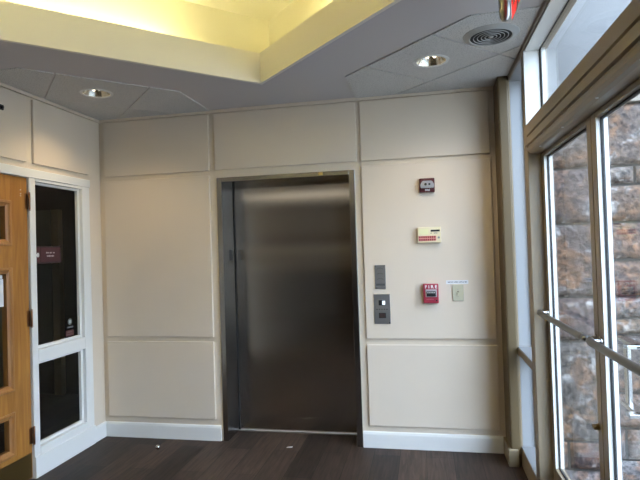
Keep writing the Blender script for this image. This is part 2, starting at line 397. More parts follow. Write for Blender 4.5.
# acoustic tiles set at 45 degrees into the corner fields
def clip(poly, n, d, keep):
    out = []
    for i in range(len(poly)):
        a, b = poly[i], poly[(i+1) % len(poly)]
        sa, sb = (a[0]*n[0]+a[1]*n[1]-d)*keep, (b[0]*n[0]+b[1]*n[1]-d)*keep
        if sa >= 0: out.append(a)
        if sa*sb < 0:
            t = sa/(sa-sb); out.append((a[0]+(b[0]-a[0])*t, a[1]+(b[1]-a[1])*t))
    return out
q = 1/math.sqrt(2); NU, NV = (q, q), (q, -q)
def tiles(region, us, vs):
    g = .0055
    for ua, ub in zip(us, us[1:]):
        for va, vb in zip(vs, vs[1:]):
            p = region
            for n, d, k in ((NU, ua+g, 1), (NU, ub-g, -1), (NV, va+g, 1), (NV, vb-g, -1)):
                p = clip(p, n, d, k)
                if len(p) < 3: break
            if len(p) < 3: continue
            area = abs(sum(p[i][0]*p[(i+1) % len(p)][1]-p[(i+1) % len(p)][0]*p[i][1] for i in range(len(p))))/2
            if area < .002: continue
            bm = B()
            cxs = [c for c in LIGHTS if all((p[i][0]-c[0])*(p[(i+1) % len(p)][1]-c[1])-(p[(i+1) % len(p)][0]-c[0])*(p[i][1]-c[1]) > 0 for i in range(len(p)))
                   or all((p[i][0]-c[0])*(p[(i+1) % len(p)][1]-c[1])-(p[(i+1) % len(p)][0]-c[0])*(p[i][1]-c[1]) < 0 for i in range(len(p)))]
            sheet(bm, [p] + [circle(x, y, HOLE) for x, y in cxs], ZC-.007, ZC-.0004); obj('ceiling_tile', bm, M['tile'], ceiling)
regR = [(-.484, -.024), (-.484, -.55), (.268, -1.302), (.612, -1.310), (.612, -.245), (.545, -.245), (.545, -.024)]
tiles(regR, [-.73+.592*k for k in range(4)], [.262+.583*k-1.166 for k in range(6)])
regL = [(-1.70, -.024), (-1.70, -.59), (-1.735, -.62), (-2.40, -1.285), (-2.715, -1.285), (-2.715, -.024)]
tiles(regL, [-1.816-.597*2, -1.816-.597, -1.816, -1.816+.62], [-2.02, -1.41, -.80])

# fluorescent tubes hidden behind the cove lip
def cove_tube(mid, d, ln, label):
    a = Vector((mid[0]-d[0]*ln/2, mid[1]-d[1]*ln/2, ZC+.09)); b = Vector((mid[0]+d[0]*ln/2, mid[1]+d[1]*ln/2, ZC+.09))
    t = thing('fluorescent_tube', label, 'light tube', (mid[0], mid[1], ZC+.02), 'tubes behind the cove lip')
    bm = B(); tube(bm, [a, b], .016); obj('tube', bm, M['tube'], t, True)
    for p in (a, b):
        bm = B(); box(bm, p.x-.02, p.x+.02, p.y-.02, p.y+.02, ZC+.02, ZC+.115, .003); obj('socket', bm, M['white'], t)
for sx, sy in ((-1, 1), (1, 1), (1, -1), (-1, -1)):
    d = (sx*q, -sy*q); nrm = (sx*q, sy*q)
    for s in (.98, 1.72) if False else (1.22,):
        c0 = (CX + nrm[0]*.10 + d[0]*s, CY + sy*R + nrm[1]*.10 + d[1]*s)
        cove_tube(c0, d, 1.35, 'warm fluorescent tube glowing behind the diamond cove lip')

# ------------------------------------------------------------------ left side: wooden door and side window
FX = XL+.018                  # face of the white casing
f = struct('window_1', loc=(XL, -.5, 0), label='white framed two-pane side window right of the wooden door', cat='window')
def fbox(name, y0, y1, z0, z1, xa=XL-.05, xb=FX, m='white', bev=.004):
    bm = B(); box(bm, xa, xb, y0, y1, z0, z1, bev); return obj(name, bm, M[m], f)
fbox('frame_post', -.853, -.795, .0, 2.12)
fbox('frame_post', -.272, -.176, .0, 2.12)
fbox('head_rail', -1.80, -.172, 2.12, 2.184, xb=FX+.006)
fbox('head_rail', -.795, -.272, 2.098, 2.12)
fbox('middle_rail', -.795, -.272, .80, .893)
fbox('bottom_rail', -.795, -.272, .0, .205, xb=FX+.002)
fbox('plinth', -.853, -.174, .0, .150, xa=FX-.004, xb=FX+.010)
fbox('frame_post', -1.80, -1.775, .0, 2.12)
for z0, z1 in ((.205, .80), (.893, 2.098)):
    bm = B(); xa, xb = XL-.0335, XL-.008
    box(bm, xa, xb, -.795, -.782, z0, z1, .003); box(bm, xa, xb, -.298, -.272, z0, z1, .003)
    box(bm, xa, xb, -.782, -.298, z0, z0+.022, .003); box(bm, xa, xb, -.782, -.298, z1-.016, z1, .003)
    obj('glazing_bead', bm, M['white'], f)
    bm = B(); box(bm, XL-.040, XL-.034, -.795, -.272, z0, z1); obj('pane', bm, M['glass'], f)

d = struct('door_1', loc=(XL, -1.31, 0), label='honey wood door with three small glass lites and brass kick plate', cat='door')
DX0, DX1 = XL-.045, XL+.004
bm = B()
HY0, HY1 = -1.770, -.860; LY0, LY1 = -1.615, -1.012
lites = ((1.638, 1.945), (.657, 1.490), (.225, .518))
box(bm, DX0, DX1, LY1, HY1, .012, 2.116, .003); box(bm, DX0, DX1, HY0, LY0, .012, 2.116, .003)
zs = [.012] + [z for a in sorted(lites) for z in a] + [2.116]
for a, b_ in zip(zs[::2], zs[1::2]): box(bm, DX0, DX1, LY0, LY1, a, b_)
obj('door_leaf', bm, M['wood'], d)
for z0, z1 in lites:
    bm = B(); w_ = .042; xa, xb = DX0+.004, DX1+.010
    prof = [(0, xa), (0, xb-.004), (.006, xb), (.018, xb-.001), (.026, xb-.010), (w_, xb-.016), (w_, xa)]
    corners = [(LY0, z0, 1, 1), (LY1, z0, -1, 1), (LY1, z1, -1, -1), (LY0, z1, 1, -1)]
    rings = [[bm.verts.new((px, cy + sy*t, cz + sz*t)) for t, px in prof] for cy, cz, sy, sz in corners]
    for i in range(4):
        a, b_ = rings[i], rings[(i+1) % 4]
        for k in range(len(prof)): bm.faces.new((a[k], a[(k+1) % len(prof)], b_[(k+1) % len(prof)], b_[k]))
    bmesh.ops.recalc_face_normals(bm, faces=bm.faces)
    obj('lite_moulding', bm, M['moulding'], d)
    bm = B(); box(bm, XL-.024, XL-.018, LY0+.03, LY1-.03, z0+.03, z1-.03); obj('pane', bm, M['glass'], d)
bm = B(); box(bm, DX1, DX1+.003, -1.755, -.872, .020, .190, .001); obj('kick_plate', bm, M['brass'], d)
for z in (1.95, 1.125, .305):
    bm = B(); lathe(bm, [(.006, -.058), (.0068, -.056), (.0068, .056), (.006, .058)], (XL+.020, -.8565, z), 12)
    for k in (-1, 1): lathe(bm, [(.0, .066*k), (.006, .064*k), (.0075, .060*k)], (XL+.020, -.8565, z), 10)
    h = obj('hinge', bm, M['bronze'], d, True)
    bm = B(); box(bm, XL+.0045, XL+.0065, -.885, -.858, z-.055, z+.055); obj('hinge_leaf', bm, M['bronze'], h)
bm = B()
for z in (2.026, 1.999, 1.985): lathe(bm, [(.004, .0), (.003, .003), (0, .004)], (DX1, -.921, z), 10, 'x')
obj('screw_head', bm, M['whiteink'], d)
bm = B(); tube(bm, [(DX1, -1.70, 1.0), (DX1+.05, -1.70, 1.0)], .012); tube(bm, [(DX1+.05, -1.71, 1.0), (DX1+.05, -1.60, 1.0)], .010); obj('door_handle', bm, M['brass'], d, True)

t = thing('wall_fixture', 'small black fixture on the upper left wall above the wooden door', 'fixture', (XL+PT, -1.098, 2.54))
bm = B(); box(bm, XL+PT-.001, XL+PT+.010, -1.118, -1.079, 2.540, 2.575, .003); obj('base', bm, M['black'], t)
bm = B(); lathe(bm, [(.012, .010), (.010, .020), (0, .023)], (XL+PT, -1.098, 2.557), 16, 'x'); obj('knob', bm, M['black'], t, True)

# notice on the door glass
n = obj('paper_notice', box(B(), XL-.0165, XL-.0155, -1.36, -1.066, 1.232, 1.415), M['paper']); tag(n, 'white paper notice taped inside the wooden door\'s tall pane', 'notice')
bm = B(); box(bm, XL-.0153, XL-.0143, -1.30, -1.075, 1.418, 1.442); n = obj('paper_strip', bm, M['paper']); tag(n, 'short white paper strip above the notice on the door pane', 'paper strip')

# maroon room sign on the side window glass
SX = XL-.0335
s = thing('room_sign', 'maroon room sign with white lettering on the side window glass', 'sign', (SX, -.61, 1.508))
bm = B(); box(bm, SX-.0003, SX+.0015, -.745, -.478, 1.506, 1.634, .0005); obj('backing', bm, M['signdark'], s)
bm = B(); box(bm, SX+.0015, SX+.003, -.742, -.702, 1.517, 1.624); obj('number_plate', bm, M['sign'], s)
bm = B(); box(bm, SX+.0015, SX+.003, -.696, -.486, 1.517, 1.624); obj('name_plate', bm, M['sign'], s)
bm = B(); box(bm, SX+.003, SX+.0036, -.742, -.712, 1.560, 1.578); box(bm, SX+.003, SX+.0036, -.733, -.716, 1.554, 1.585); obj('room_number', bm, M['whiteink'], s)
def scribble(bm, x, y0, y1, z, h, seed, gap=.0035):
    r = random.Random(seed); y = y0
    while y < y1:
        w = r.uniform(.006, .011)
        box(bm, x, x+.0006, y, min(y+w, y1), z-h*r.uniform(.35, .5), z+h*r.uniform(.3, .5)); y += w+gap
bm = B(); scribble(bm, SX+.003, -.640, -.612, 1.586, .012, 1); scribble(bm, SX+.003, -.602, -.580, 1.586, .012, 2); scribble(bm, SX+.003, -.568, -.546, 1.586, .012, 3)
scribble(bm, SX+.003, -.632, -.556, 1.561, .013, 4); obj('lettering', bm, M['sign_ink'], s)

# stickers at the foot of the upper pane
s = thing('window_sticker', 'small grey emblem sticker low on the side window\'s upper pane', 'sticker', (SX, -.39, .98))
bm = B(); lathe(bm, [(.026, 0), (.026, .001)], (SX, -.388, 1.035), 20, 'x'); obj('emblem', bm, mat('sticker_grey', (.10, .10, .09), .6), s)
bm = B(); box(bm, SX+.0012, SX+.002, -.398, -.378, 1.022, 1.046); obj('mark', bm, mat('sticker_mark', (.40, .40, .38), .6), s)
bm = B(); box(bm, SX, SX+.001, -.420, -.350, .985, .998); obj('caption', bm, mat('sticker_cap', (.10, .10, .10), .6), s)
s = thing('window_sticker', 'small dark red sticker at the bottom corner of the upper pane', 'sticker', (SX, -.39, .915))
bm = B(); box(bm, SX, SX+.001, -.440, -.345, .922, .968); obj('card', bm, mat('sticker_red', (.07, .010, .012), .5), s)
bm = B(); scribble(bm, SX+.001, -.425, -.362, .954, .011, 8); scribble(bm, SX+.001, -.430, -.355, .936, .008, 9); obj('lettering', bm, mat('sticker_text', (.20, .14, .14), .6), s)

# dim corridor seen through the glass
bm = B()
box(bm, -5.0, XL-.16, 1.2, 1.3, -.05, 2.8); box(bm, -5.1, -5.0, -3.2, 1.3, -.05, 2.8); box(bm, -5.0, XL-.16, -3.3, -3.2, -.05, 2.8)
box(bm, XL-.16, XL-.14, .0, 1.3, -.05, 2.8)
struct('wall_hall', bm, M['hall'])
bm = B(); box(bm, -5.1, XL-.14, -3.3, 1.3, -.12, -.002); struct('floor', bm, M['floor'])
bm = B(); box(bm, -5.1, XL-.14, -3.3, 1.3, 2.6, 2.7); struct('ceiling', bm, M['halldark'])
hd = struct('door_4', loc=(-4.3, 1.19, 0))
bm = B(); box(bm, -4.95, -4.155, 1.15, 1.199, 0, 2.09); obj('door_leaf', bm, M['hallleaf'], hd)
bm = B(); box(bm, -4.13, -4.04, 1.13, 1.199, 0, 2.09); obj('door_frame', bm, M['halldoor'], hd)

# ------------------------------------------------------------------ elevator
e = thing('elevator', 'brushed stainless steel elevator door in a recessed steel frame', 'elevator', ((EX0+EX1)/2, .1, 0))
OX0, OX1, OZ = -1.617, -.556, 2.128
def jamb(xa, xb, face):
    bm = B(); box(bm, xa, xb, -.012, .262, 0.001, EZ-.001, .002); return obj('jamb', bm, M['jamb'], e)
jl = jamb(EX0+.001, OX0, 1); jamb(OX1, EX1-.001, -1)
bm = B(); box(bm, OX0, OX1, -.012, .262, OZ, EZ-.001, .002); hd_ = obj('head_frame', bm, M['jamb'], e)
bm = B(); box(bm, OX0-.02, OX1+.02, .262, .30, .008, OZ+.02); obj('door_panel', bm, M['steel'], e)
bm = B(); box(bm, OX0, OX1, .238, .262, .0, .006); obj('sill', bm, M['alu'], e)
bm = B(); box(bm, OX0, OX0+.006, .252, .262, .006, OZ); obj('door_gap', bm, M['dark'], e)  # black strip standing in for the shade in the gap beside the door
bm = B(); box(bm, OX0, OX0+.003, .125, .188, 1.475, 1.566, .001); pl = obj('floor_plaque', bm, M['black'], e)
bm = B(); box(bm, -.80, -.765, -.0135, -.012, 2.138, 2.160, .0004); obj('amber_tag', bm, M['amber'], e)  # gold reflection on the header face, painted as a thin patch

# ------------------------------------------------------------------ devices on the right part of the back wall
PY = -PT
t = thing('strobe_alarm', 'dark red fire alarm strobe with clear lens, highest device on the wall', 'fire alarm', (.043, PY, 1.955))
bm = B(); box(bm, -.014, .100, PY-.030, PY+.001, 1.955, 2.062, .006, 2); obj('housing', bm, M['maroon'], t)
bm = B(); prism(bm, [(-.006, 1.985), (.094, 1.985), (.096, 2.012), (.080, 2.040), (.010, 2.040), (-.008, 2.012)], 'y', PY-.030, PY-.050)
bmesh.ops.bevel(bm, geom=bm.edges[:], offset=.004, segments=2, affect='EDGES'); ln = obj('strobe_lens', bm, M['lens'], t)
bm = B(); lathe(bm, [(.010, -.003), (.010, 0)], (.032, PY-.050, 2.013), 14, 'y'); lathe(bm, [(.008, -.003), (.008, 0)], (.060, PY-.050, 2.013), 14, 'y'); obj('flash_lamp', bm, M['black'], ln)
text('lettering', 'FIRE', .020, M['whiteink'], t, face_y(.045, PY-.0305, 1.970), .0006, .0004)

t = thing('annunciator_panel', 'cream keypad panel with black display and two rows of red keys', 'keypad', (.047, PY, 1.573))
bm = B(); box(bm, -.040, .134, PY-.032, PY, 1.573, 1.690, .004, 2); obj('housing', bm, M['cream'], t)
bm = B(); box(bm, .058, .125, PY-.0335, PY-.032, 1.655, 1.669); obj('display', bm, M['black'], t)
bm = B(); box(bm, -.030, .040, PY-.0328, PY-.032, 1.634, 1.678); obj('label_card', bm, M['pale_yellow'], t)
bm = B(); box(bm, -.034, .098, PY-.0328, PY-.032, 1.586, 1.624); obj('key_strip', bm, M['pinklabel'], t)
for r_ in range(2):
    for c_ in range(8):
        bm = B(); x = -.030+c_*.0158; z = 1.588+r_*.020
        box(bm, x, x+.0125, PY-.036, PY-.0328, z, z+.015, .001); obj('key', bm, M['key_red'], t)
bm = B(); lathe(bm, [(.008, -.004), (.008, 0)], (.116, PY-.032, 1.610), 16, 'y'); obj('key_switch', bm, M['plate'], t)
bm = B()
for k, (a, b_) in enumerate(((.056, .066), (.080, .108))):
    box(bm, a, b_, PY-.0326, PY-.032, 1.642, 1.646)
obj('caption', bm, M['ink'], t)

t = thing('intercom_plate', 'small engraved grey steel plate above the elevator call buttons', 'plate', (-.335, PY, 1.227))
bm = B(); box(bm, -.376, -.293, PY-.005, PY, 1.227, 1.412, .001); obj('plate', bm, M['plate'], t)
eng = mat('engraved_grey', (.10, .10, .10), .6)
for z in (1.385, 1.345, 1.305):
    bm = B(); tube(bm, [(-.335+.026*math.cos(a), PY-.0052, z-.014+.018*math.sin(a)) for a in [math.pi*(.15+.7*k/8) for k in range(9)]], .0012, 6); obj('engraving', bm, eng, t)
bm = B(); box(bm, -.368, -.301, PY-.0056, PY-.005, 1.250, 1.268); obj('engraving', bm, eng, t)
for sx in (-.369, -.300):
    for sz in (1.234, 1.405):
        bm = B(); lathe(bm, [(.003, -.002), (.003, 0)], (sx, PY-.005, sz), 10, 'y'); obj('screw', bm, M['chrome'], t)

t = thing('call_station', 'steel elevator call plate with one lit white and one dark button', 'call buttons', (-.327, PY, .957))
bm = B(); box(bm, -.389, -.265, PY-.006, PY+.001, .957, 1.187, .0015); obj('plate', bm, M['plate'], t)
for z, m_ in ((1.121, 'button'), (1.023, 'dark')):
    bm = B(); box(bm, -.353, -.300, PY-.0085, PY-.006, z-.020, z+.020, .001); u = obj('button_surround', bm, M['black'], t)
    if m_ == 'button':
        bm = B(); box(bm, -.326, -.303, PY-.012, PY-.0085, z-.016, z+.016, .001); obj('button', bm, M['button'], u)['label'] = 'lit white call button'
    else:
        bm = B(); box(bm, -.349, -.304, PY-.0115, PY-.0085, z-.016, z+.016, .001); obj('button', bm, mat('dark_button', (.05, .03, .028), .3), u)
bm = B()
for k in range(5): box(bm, -.372+k*.019, -.362+k*.019, PY-.0066, PY-.006, 1.066, 1.074)
obj('engraving', bm, mat('engraved_dark', (.12, .11, .11), .6), t)
bm = B(); lathe(bm, [(.0045, -.003), (.0045, 0)], (-.273, PY-.006, .966), 12, 'y'); obj('lock', bm, M['black'], t)

t = thing('fire_pull_station', 'red manual fire alarm pull box with white FIRE lettering', 'fire alarm', (.045, PY, 1.117))
bm = B(); box(bm, -.012, .101, PY-.045, PY+.001, 1.117, 1.262, .006, 3); obj('housing', bm, M['red'], t)
bm = B(); box(bm, .004, .088, PY-.050, PY-.045, 1.164, 1.222, .003); hnd = obj('pull_surround', bm, mat('alarm_grey', (.40, .36, .38), .4), t)
bm = B(); box(bm, .012, .080, PY-.058, PY-.050, 1.170, 1.208, .003); lv = obj('pull_handle', bm, M['black'], hnd)
text('lettering', 'F I R E', .034, M['whiteink'], t, face_y(.046, PY-.0456, 1.240), .0008, .0008)
bm = B()
for k in range(5): box(bm, .017+k*.012, .026+k*.012, PY-.0586, PY-.058, 1.194, 1.202)
obj('lettering', bm, mat('grey_ink', (.45, .45, .46), .6), hnd)
bm = B()
for k in range(6): box(bm, .010+k*.009, .017+k*.009, PY-.0457, PY-.045, 1.146, 1.150)
obj('caption', bm, mat('pink_ink', (.62, .25, .25), .6), t)
bm = B(); lathe(bm, [(.006, -.003), (.006, 0)], (.084, PY-.045, 1.138), 12, 'y'); obj('lock', bm, M['black'], t)

t = thing('light_switch', 'ivory toggle light switch right of the red pull box', 'light switch', (.243, PY, 1.129))
bm = B(); box(bm, .203, .284, PY-.008, PY, 1.129, 1.250, .003, 2); obj('cover_plate', bm, M['ivory'], t)
bm = B(); box(bm, .238, .249, PY-.0088, PY-.008, 1.178, 1.204); sl = obj('slot', bm, mat('ivory_shadow', (.20, .18, .13), .6), t)
bm = B(); prism(bm, [(PY-.008, 1.180), (PY-.008, 1.196), (PY-.026, 1.186), (PY-.026, 1.178)], 'x', .239, .248); obj('toggle', bm, M['ivory'], t)
for z in (1.216, 1.162):
    bm = B(); lathe(bm, [(.003, -.0015), (.003, 0)], (.2435, PY-.008, z), 10, 'y'); obj('screw', bm, M['plate'], t)
t = thing('label_strip', 'white label strip with one line of text above the light switch', 'label', (.24, PY, 1.254))
bm = B(); box(bm, .160, .322, PY-.0015, PY, 1.2555, 1.284); obj('strip', bm, M['paper'], t)
bm = B(); r_ = random.Random(5); x = .172
while x < .310:
    w_ = r_.uniform(.003, .006); box(bm, x, x+w_, PY-.0020, PY-.0015, 1.267-.001*r_.random(), 1.2725+.003*r_.random()); x += w_+(.005 if r_.random() < .2 else .0017)
obj('lettering', bm, M['ink'], t)

# ------------------------------------------------------------------ ceiling fixtures
def downlight(x, y, label):
    z = ZC-.007
    t = thing('ceiling_light', label, 'light', (x, y, z), 'recessed downlights in the ceiling tiles')
    bm = B(); ringlathe(bm, [(.094, -.004), (.112, -.003), (.113, .0005), (.092, .0005)], (x, y, z)); obj('trim_ring', bm, M['white'], t, True)
    bm = B(); n = 40; rr = [(.098, -.0035), (.090, .02), (.076, .06), (.052, .085), (.0, .092)]
    lathe(bm, rr, (x, y, z), 40)
    fs = [f_ for f_ in bm.faces if len(f_.verts) == 40]
    for f_ in fs: bm.faces.remove(f_)
    obj('reflector', bm, M['refl'], t, True)
    for dx in (-.022, .022):
        bm = B(); lathe(bm, [(0, .018), (.008, .021), (.012, .03), (.012, .085)], (x+dx, y, z), 16); obj('bulb', bm, M['lamp'], t, True)
    L = bpy.data.lights.new('lamp_beam', 'SPOT'); L.energy = 14; L.color = (1, .77, .46); L.spot_size = math.radians(128); L.spot_blend = .75; L.shadow_soft_size = .03
    lo = bpy.data.objects.new('lamp_beam', L); COL.objects.link(lo); lo.parent = t; lo.location = (0, 0, .004)
    return t
downlight(-2.275, -.705, 'round recessed downlight in the tile by the wooden door corner')
downlight(.088, -.690, 'round recessed downlight in the tile right of the elevator')

vx, vy, vz = .412, -1.018, ZC-.007
t = thing('air_vent', 'round grey ceiling air diffuser with concentric rings', 'vent', (vx, vy, vz))
bm = B(); ringlathe(bm, [(.113, -.012), (.117, -.015), (.127, -.013), (.138, -.006), (.150, -.003), (.152, .0), (.113, .0)], (vx, vy, vz)); obj('flange', bm, M['vent'], t, True)
bm = B(); lathe(bm, [(.1135, -.0105), (.1135, -.0004)], (vx, vy, vz), 40); obj('duct_opening', bm, M['dark'], t)  # solid black plug standing in for the shade between the rings
for r_ in (.092, .071, .050, .030):
    bm = B(); ringlathe(bm, [(r_, -.0106), (r_+.0045, -.0106), (r_+.004, -.0135), (r_+.001, -.0135)], (vx, vy, vz)); obj('ring_blade', bm, M['vent'], t, True)
bm = B(); lathe(bm, [(0, -.016), (.010, -.0155), (.015, -.0106)], (vx, vy, vz), 24); obj('centre_cap', bm, M['vent'], t, True)

# exit sign fixed under the ceiling, running along the door wall
sx, sy = .412, -1.67
t = thing('exit_sign', 'silver exit sign with red letters hanging at the ceiling edge', 'exit sign', (sx, sy, 2.52))
bm = B(); lathe(bm, [(.0, 2.535), (.012, 2.540), (.021, 2.556), (.025, 2.60), (.026, ZC-.002)], (sx-.022, sy+.030, 0), 24); obj('end_cap', bm, M['capmetal'], t, True)
bm = B(); box(bm, sx, sx+.010, sy-.34, sy, 2.520, ZC-.012, .002); obj('housing', bm, M['silver'], t)
bm = B(); box(bm, sx-.020, sx+.030, sy-.30, sy-.05, ZC-.012, ZC, .002); obj('canopy', bm, M['vent'], t)
text('lettering', 'EXIT', .235, M['signred'], t, face_nx(sx-.0012, sy-.182, 2.600) @ Matrix.Diagonal((.66, 1, 1, 1)), .001, .009)

# ------------------------------------------------------------------ right side: storefront glazing
ZT = 2.245
f = struct('window_2', loc=(XR, -.47, 0), label='tall narrow side window between the corner and the glass doors', cat='window')
def gbox(par, name, x0, x1, y0, y1, z0, z1, m='frame', bev=.003):
    bm = B(); box(bm, x0, x1, y0, y1, z0, z1, bev); return obj(name, bm, M[m], par)
GX0, GX1 = .717, .723         # glass plane
gbox(f, 'frame_post', XR+.001, .76, -.82, -.722, 0, ZT)
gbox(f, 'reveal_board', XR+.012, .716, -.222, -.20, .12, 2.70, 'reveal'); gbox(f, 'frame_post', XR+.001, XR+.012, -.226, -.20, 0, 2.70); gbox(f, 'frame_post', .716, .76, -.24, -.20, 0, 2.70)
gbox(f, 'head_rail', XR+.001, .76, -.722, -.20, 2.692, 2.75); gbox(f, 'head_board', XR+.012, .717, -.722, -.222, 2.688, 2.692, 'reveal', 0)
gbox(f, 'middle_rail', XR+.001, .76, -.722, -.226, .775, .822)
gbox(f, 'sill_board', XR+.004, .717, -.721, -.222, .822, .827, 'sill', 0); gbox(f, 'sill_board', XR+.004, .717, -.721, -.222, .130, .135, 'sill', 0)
gbox(f, 'bottom_rail', XR+.001, .76, -.722, -.226, 0, .130)
gbox(f, 'pane', GX0, GX1, -.722, -.24, .826, 2.69, 'glass', 0)
gbox(f, 'pane', GX0, GX1, -.722, -.24, .130, .775, 'glass', 0)
f3 = struct('window_3', loc=(XR, -1.735, ZT), label='wide transom window above the glass doors', cat='window')
gbox(f3, 'head_rail', XR+.001, .76, -3.32, -.722, 2.70, 2.75)
gbox(f3, 'frame_post', XR+.001, .76, -.776, -.722, ZT, 2.70)
gbox(f3, 'reveal_board', XR+.006, .713, -.782, -.776, ZT, 2.70, 'white', 0); gbox(f3, 'head_board', XR+.012, .713, -3.28, -.782, 2.694, 2.70, 'white', 0)
bm = B(); box(bm, .713, .717, -.788, -.776, ZT, 2.694); box(bm, .713, .717, -2.67, -.788, 2.688, 2.694); obj('gasket', bm, M['gasket'], f3)
bm = B(); box(bm, GX0, GX1, -2.67, -.776, ZT, 2.70); obj('pane', bm, M['glass'], f3)
bm = B(); box(bm, .7235, .745, -.80, -.776, ZT, 2.70); obj('outer_stop', bm, M['white'], f3)
# header over the doors: stepped profile with a rounded lower edge
prof = [(XR, ZT), (XR, 2.182), (XR+.014, 2.178), (XR+.014, 2.168), (XR-.006, 2.163), (XR-.006, 2.122), (XR+.006, 2.118), (XR+.006, 2.108), (XR-.004, 2.103), (XR+.004, 2.088), (XR+.016, 2.076), (XR+.032, 2.070), (XR+.070, 2.068), (.76, 2.068), (.76, ZT)]
bm = B(); prism(bm, prof, 'y', -2.67, -.776); hdr = struct('trim_3', bm, M['frame'], smooth=False, label='almond stepped header beam above the glass doors', cat='beam')
for y in (-1.06, -1.52, -2.0, -2.4):
    bm = B(); lathe(bm, [(.006, .0), (.005, -.003), (0, -.004)], (XR+.022, y, 2.073), 12); obj('screw_head', bm, M['alu'], hdr)
bm = B(); box(bm, XR, XR+.012, -3.32, -.24, 2.70, ZC, .002); struct('trim_4', bm, M['frame'])
# far jamb and second side window beyond the picture edge
f5 = struct('window_5', loc=(XR, -3.0, 0))
gbox(f5, 'frame_post', XR+.001, .76, -2.77, -2.65, 0, 2.70)
gbox(f5, 'frame_post', XR+.001, .76, -3.32, -3.28, 0, 2.70)
gbox(f5, 'bottom_rail', XR+.001, .76, -3.28, -2.77, 0, .13)
gbox(f5, 'pane', GX0, GX1, -3.28, -2.77, .13, 2.70, 'glass', 0)

def glass_door(n, y_far, y_near, label, far_stile=.055):
    """leaf between y_near < y_far; front face x=.695"""
    g = struct('door_%d' % n, loc=(.715, (y_far+y_near)/2, 0), label=label, cat='door')
    xa, xb = .695, .742; z0, z1 = .012, 2.066; st = .055; rt = .022
    a, b_ = y_near+.002, y_far-.002
    gbox(g, 'stile', xa, xb, b_-st, b_, z0, z1); gbox(g, 'stile', xa, xb, a, a+st, z0, z1)
    gbox(g, 'top_rail', xa, xb, a+st, b_-st, z1-rt, z1); gbox(g, 'bottom_rail', xa, xb, a+st, b_-st, z0, .26)
    gbox(g, 'pane', GX0-.001, GX1-.001, a+st, b_-st, .26, z1-rt, 'glass', 0)
    bm = B(); k = .008
    for ya, yb in ((b_-st-k, b_-st), (a+st, a+st+k)): box(bm, .713, .7245, ya, yb, .26, z1-rt)
    box(bm, .713, .7245, a+st, b_-st, z1-rt-k, z1-rt); box(bm, .713, .7245, a+st, b_-st, .26, .26+k)
    obj('gasket', bm, M['gasket'], g)
    for ya, yb in ((b_-st-.004, b_-st), (a+st, a+st+.004)):
        gbox(g, 'glazing_stop', xa+.002, .7128, ya, yb, .26, z1-rt, 'white', 0); gbox(g, 'glazing_stop', .7247, xb-.001, ya, yb, .26, z1-rt, 'white', 0)
    # push bar across the inside
    bx, bz = .640, 1.146
    p0, p1 = (bx+.055, b_-.030, bz-.006), (bx+.055, a+.030, bz-.006)
    bm = B()
    path = [Vector((bx+.008, b_-.040, bz))] + [Vector((bx, b_-.085, bz)), Vector((bx, a+.060, bz)), Vector((bx+.004, a+.030, bz))]
    tube(bm, path, .0155, 18); pb = obj('push_bar', bm, M['satin'], g, True)
    for p in (p0, p1):
        bm = B(); yy = p[1]
        tube(bm, [(xa, yy, bz-.004), (bx+.018, yy, bz-.004)] + arc((bx+.018, yy, bz-.004), (bx+.002, yy + (-.03 if yy > (a+b_)/2 else .03), bz), (bx+.002, yy, bz-.002))[1:], .0115, 14)
        lathe(bm, [(.019, -.006), (.019, -.001)], (xa, yy, bz-.004), 20, 'x')
        obj('bar_bracket', bm, M['chrome'], pb, True)
    return g
d2 = glass_door(2, -.822, -1.735, 'narrow-framed glass exit door next to the tall side window')
d3 = glass_door(3, -1.737, -2.650, 'nearer glass exit door with outside pull handle')
bm = B(); lathe(bm, [(.013, .695-.014), (.013, .694), (.017, .694), (.017, .695)], (0, -1.690, .770), 18, 'x'); box(bm, .672, .683, -1.708, -1.672, .763, .777, .002); obj('thumb_turn', bm, M['brass'], d2, True)
# outside pull on the nearer leaf
bm = B(); px = .795
tube(bm, [(px, -1.748, .885)] + [(px, -1.748, 1.145)], .014, 16); obj('pull_handle', bm, M['chrome'], d3, True)
for z in (.885, 1.145):
    bm = B(); box(bm, px-.022, px+.022, -1.90, -1.70, z-.011, z+.004, .004, 2); box(bm, .742, px, -1.90, -1.86, z-.011, z+.004, .002); obj('pull_arm', bm, M['chrome'], d3)

# threshold
bm = B(); box(bm, XR+.02, .80, -2.65, -.82, -.02, .010, .003); struct('trim_5', bm, M['alu'])

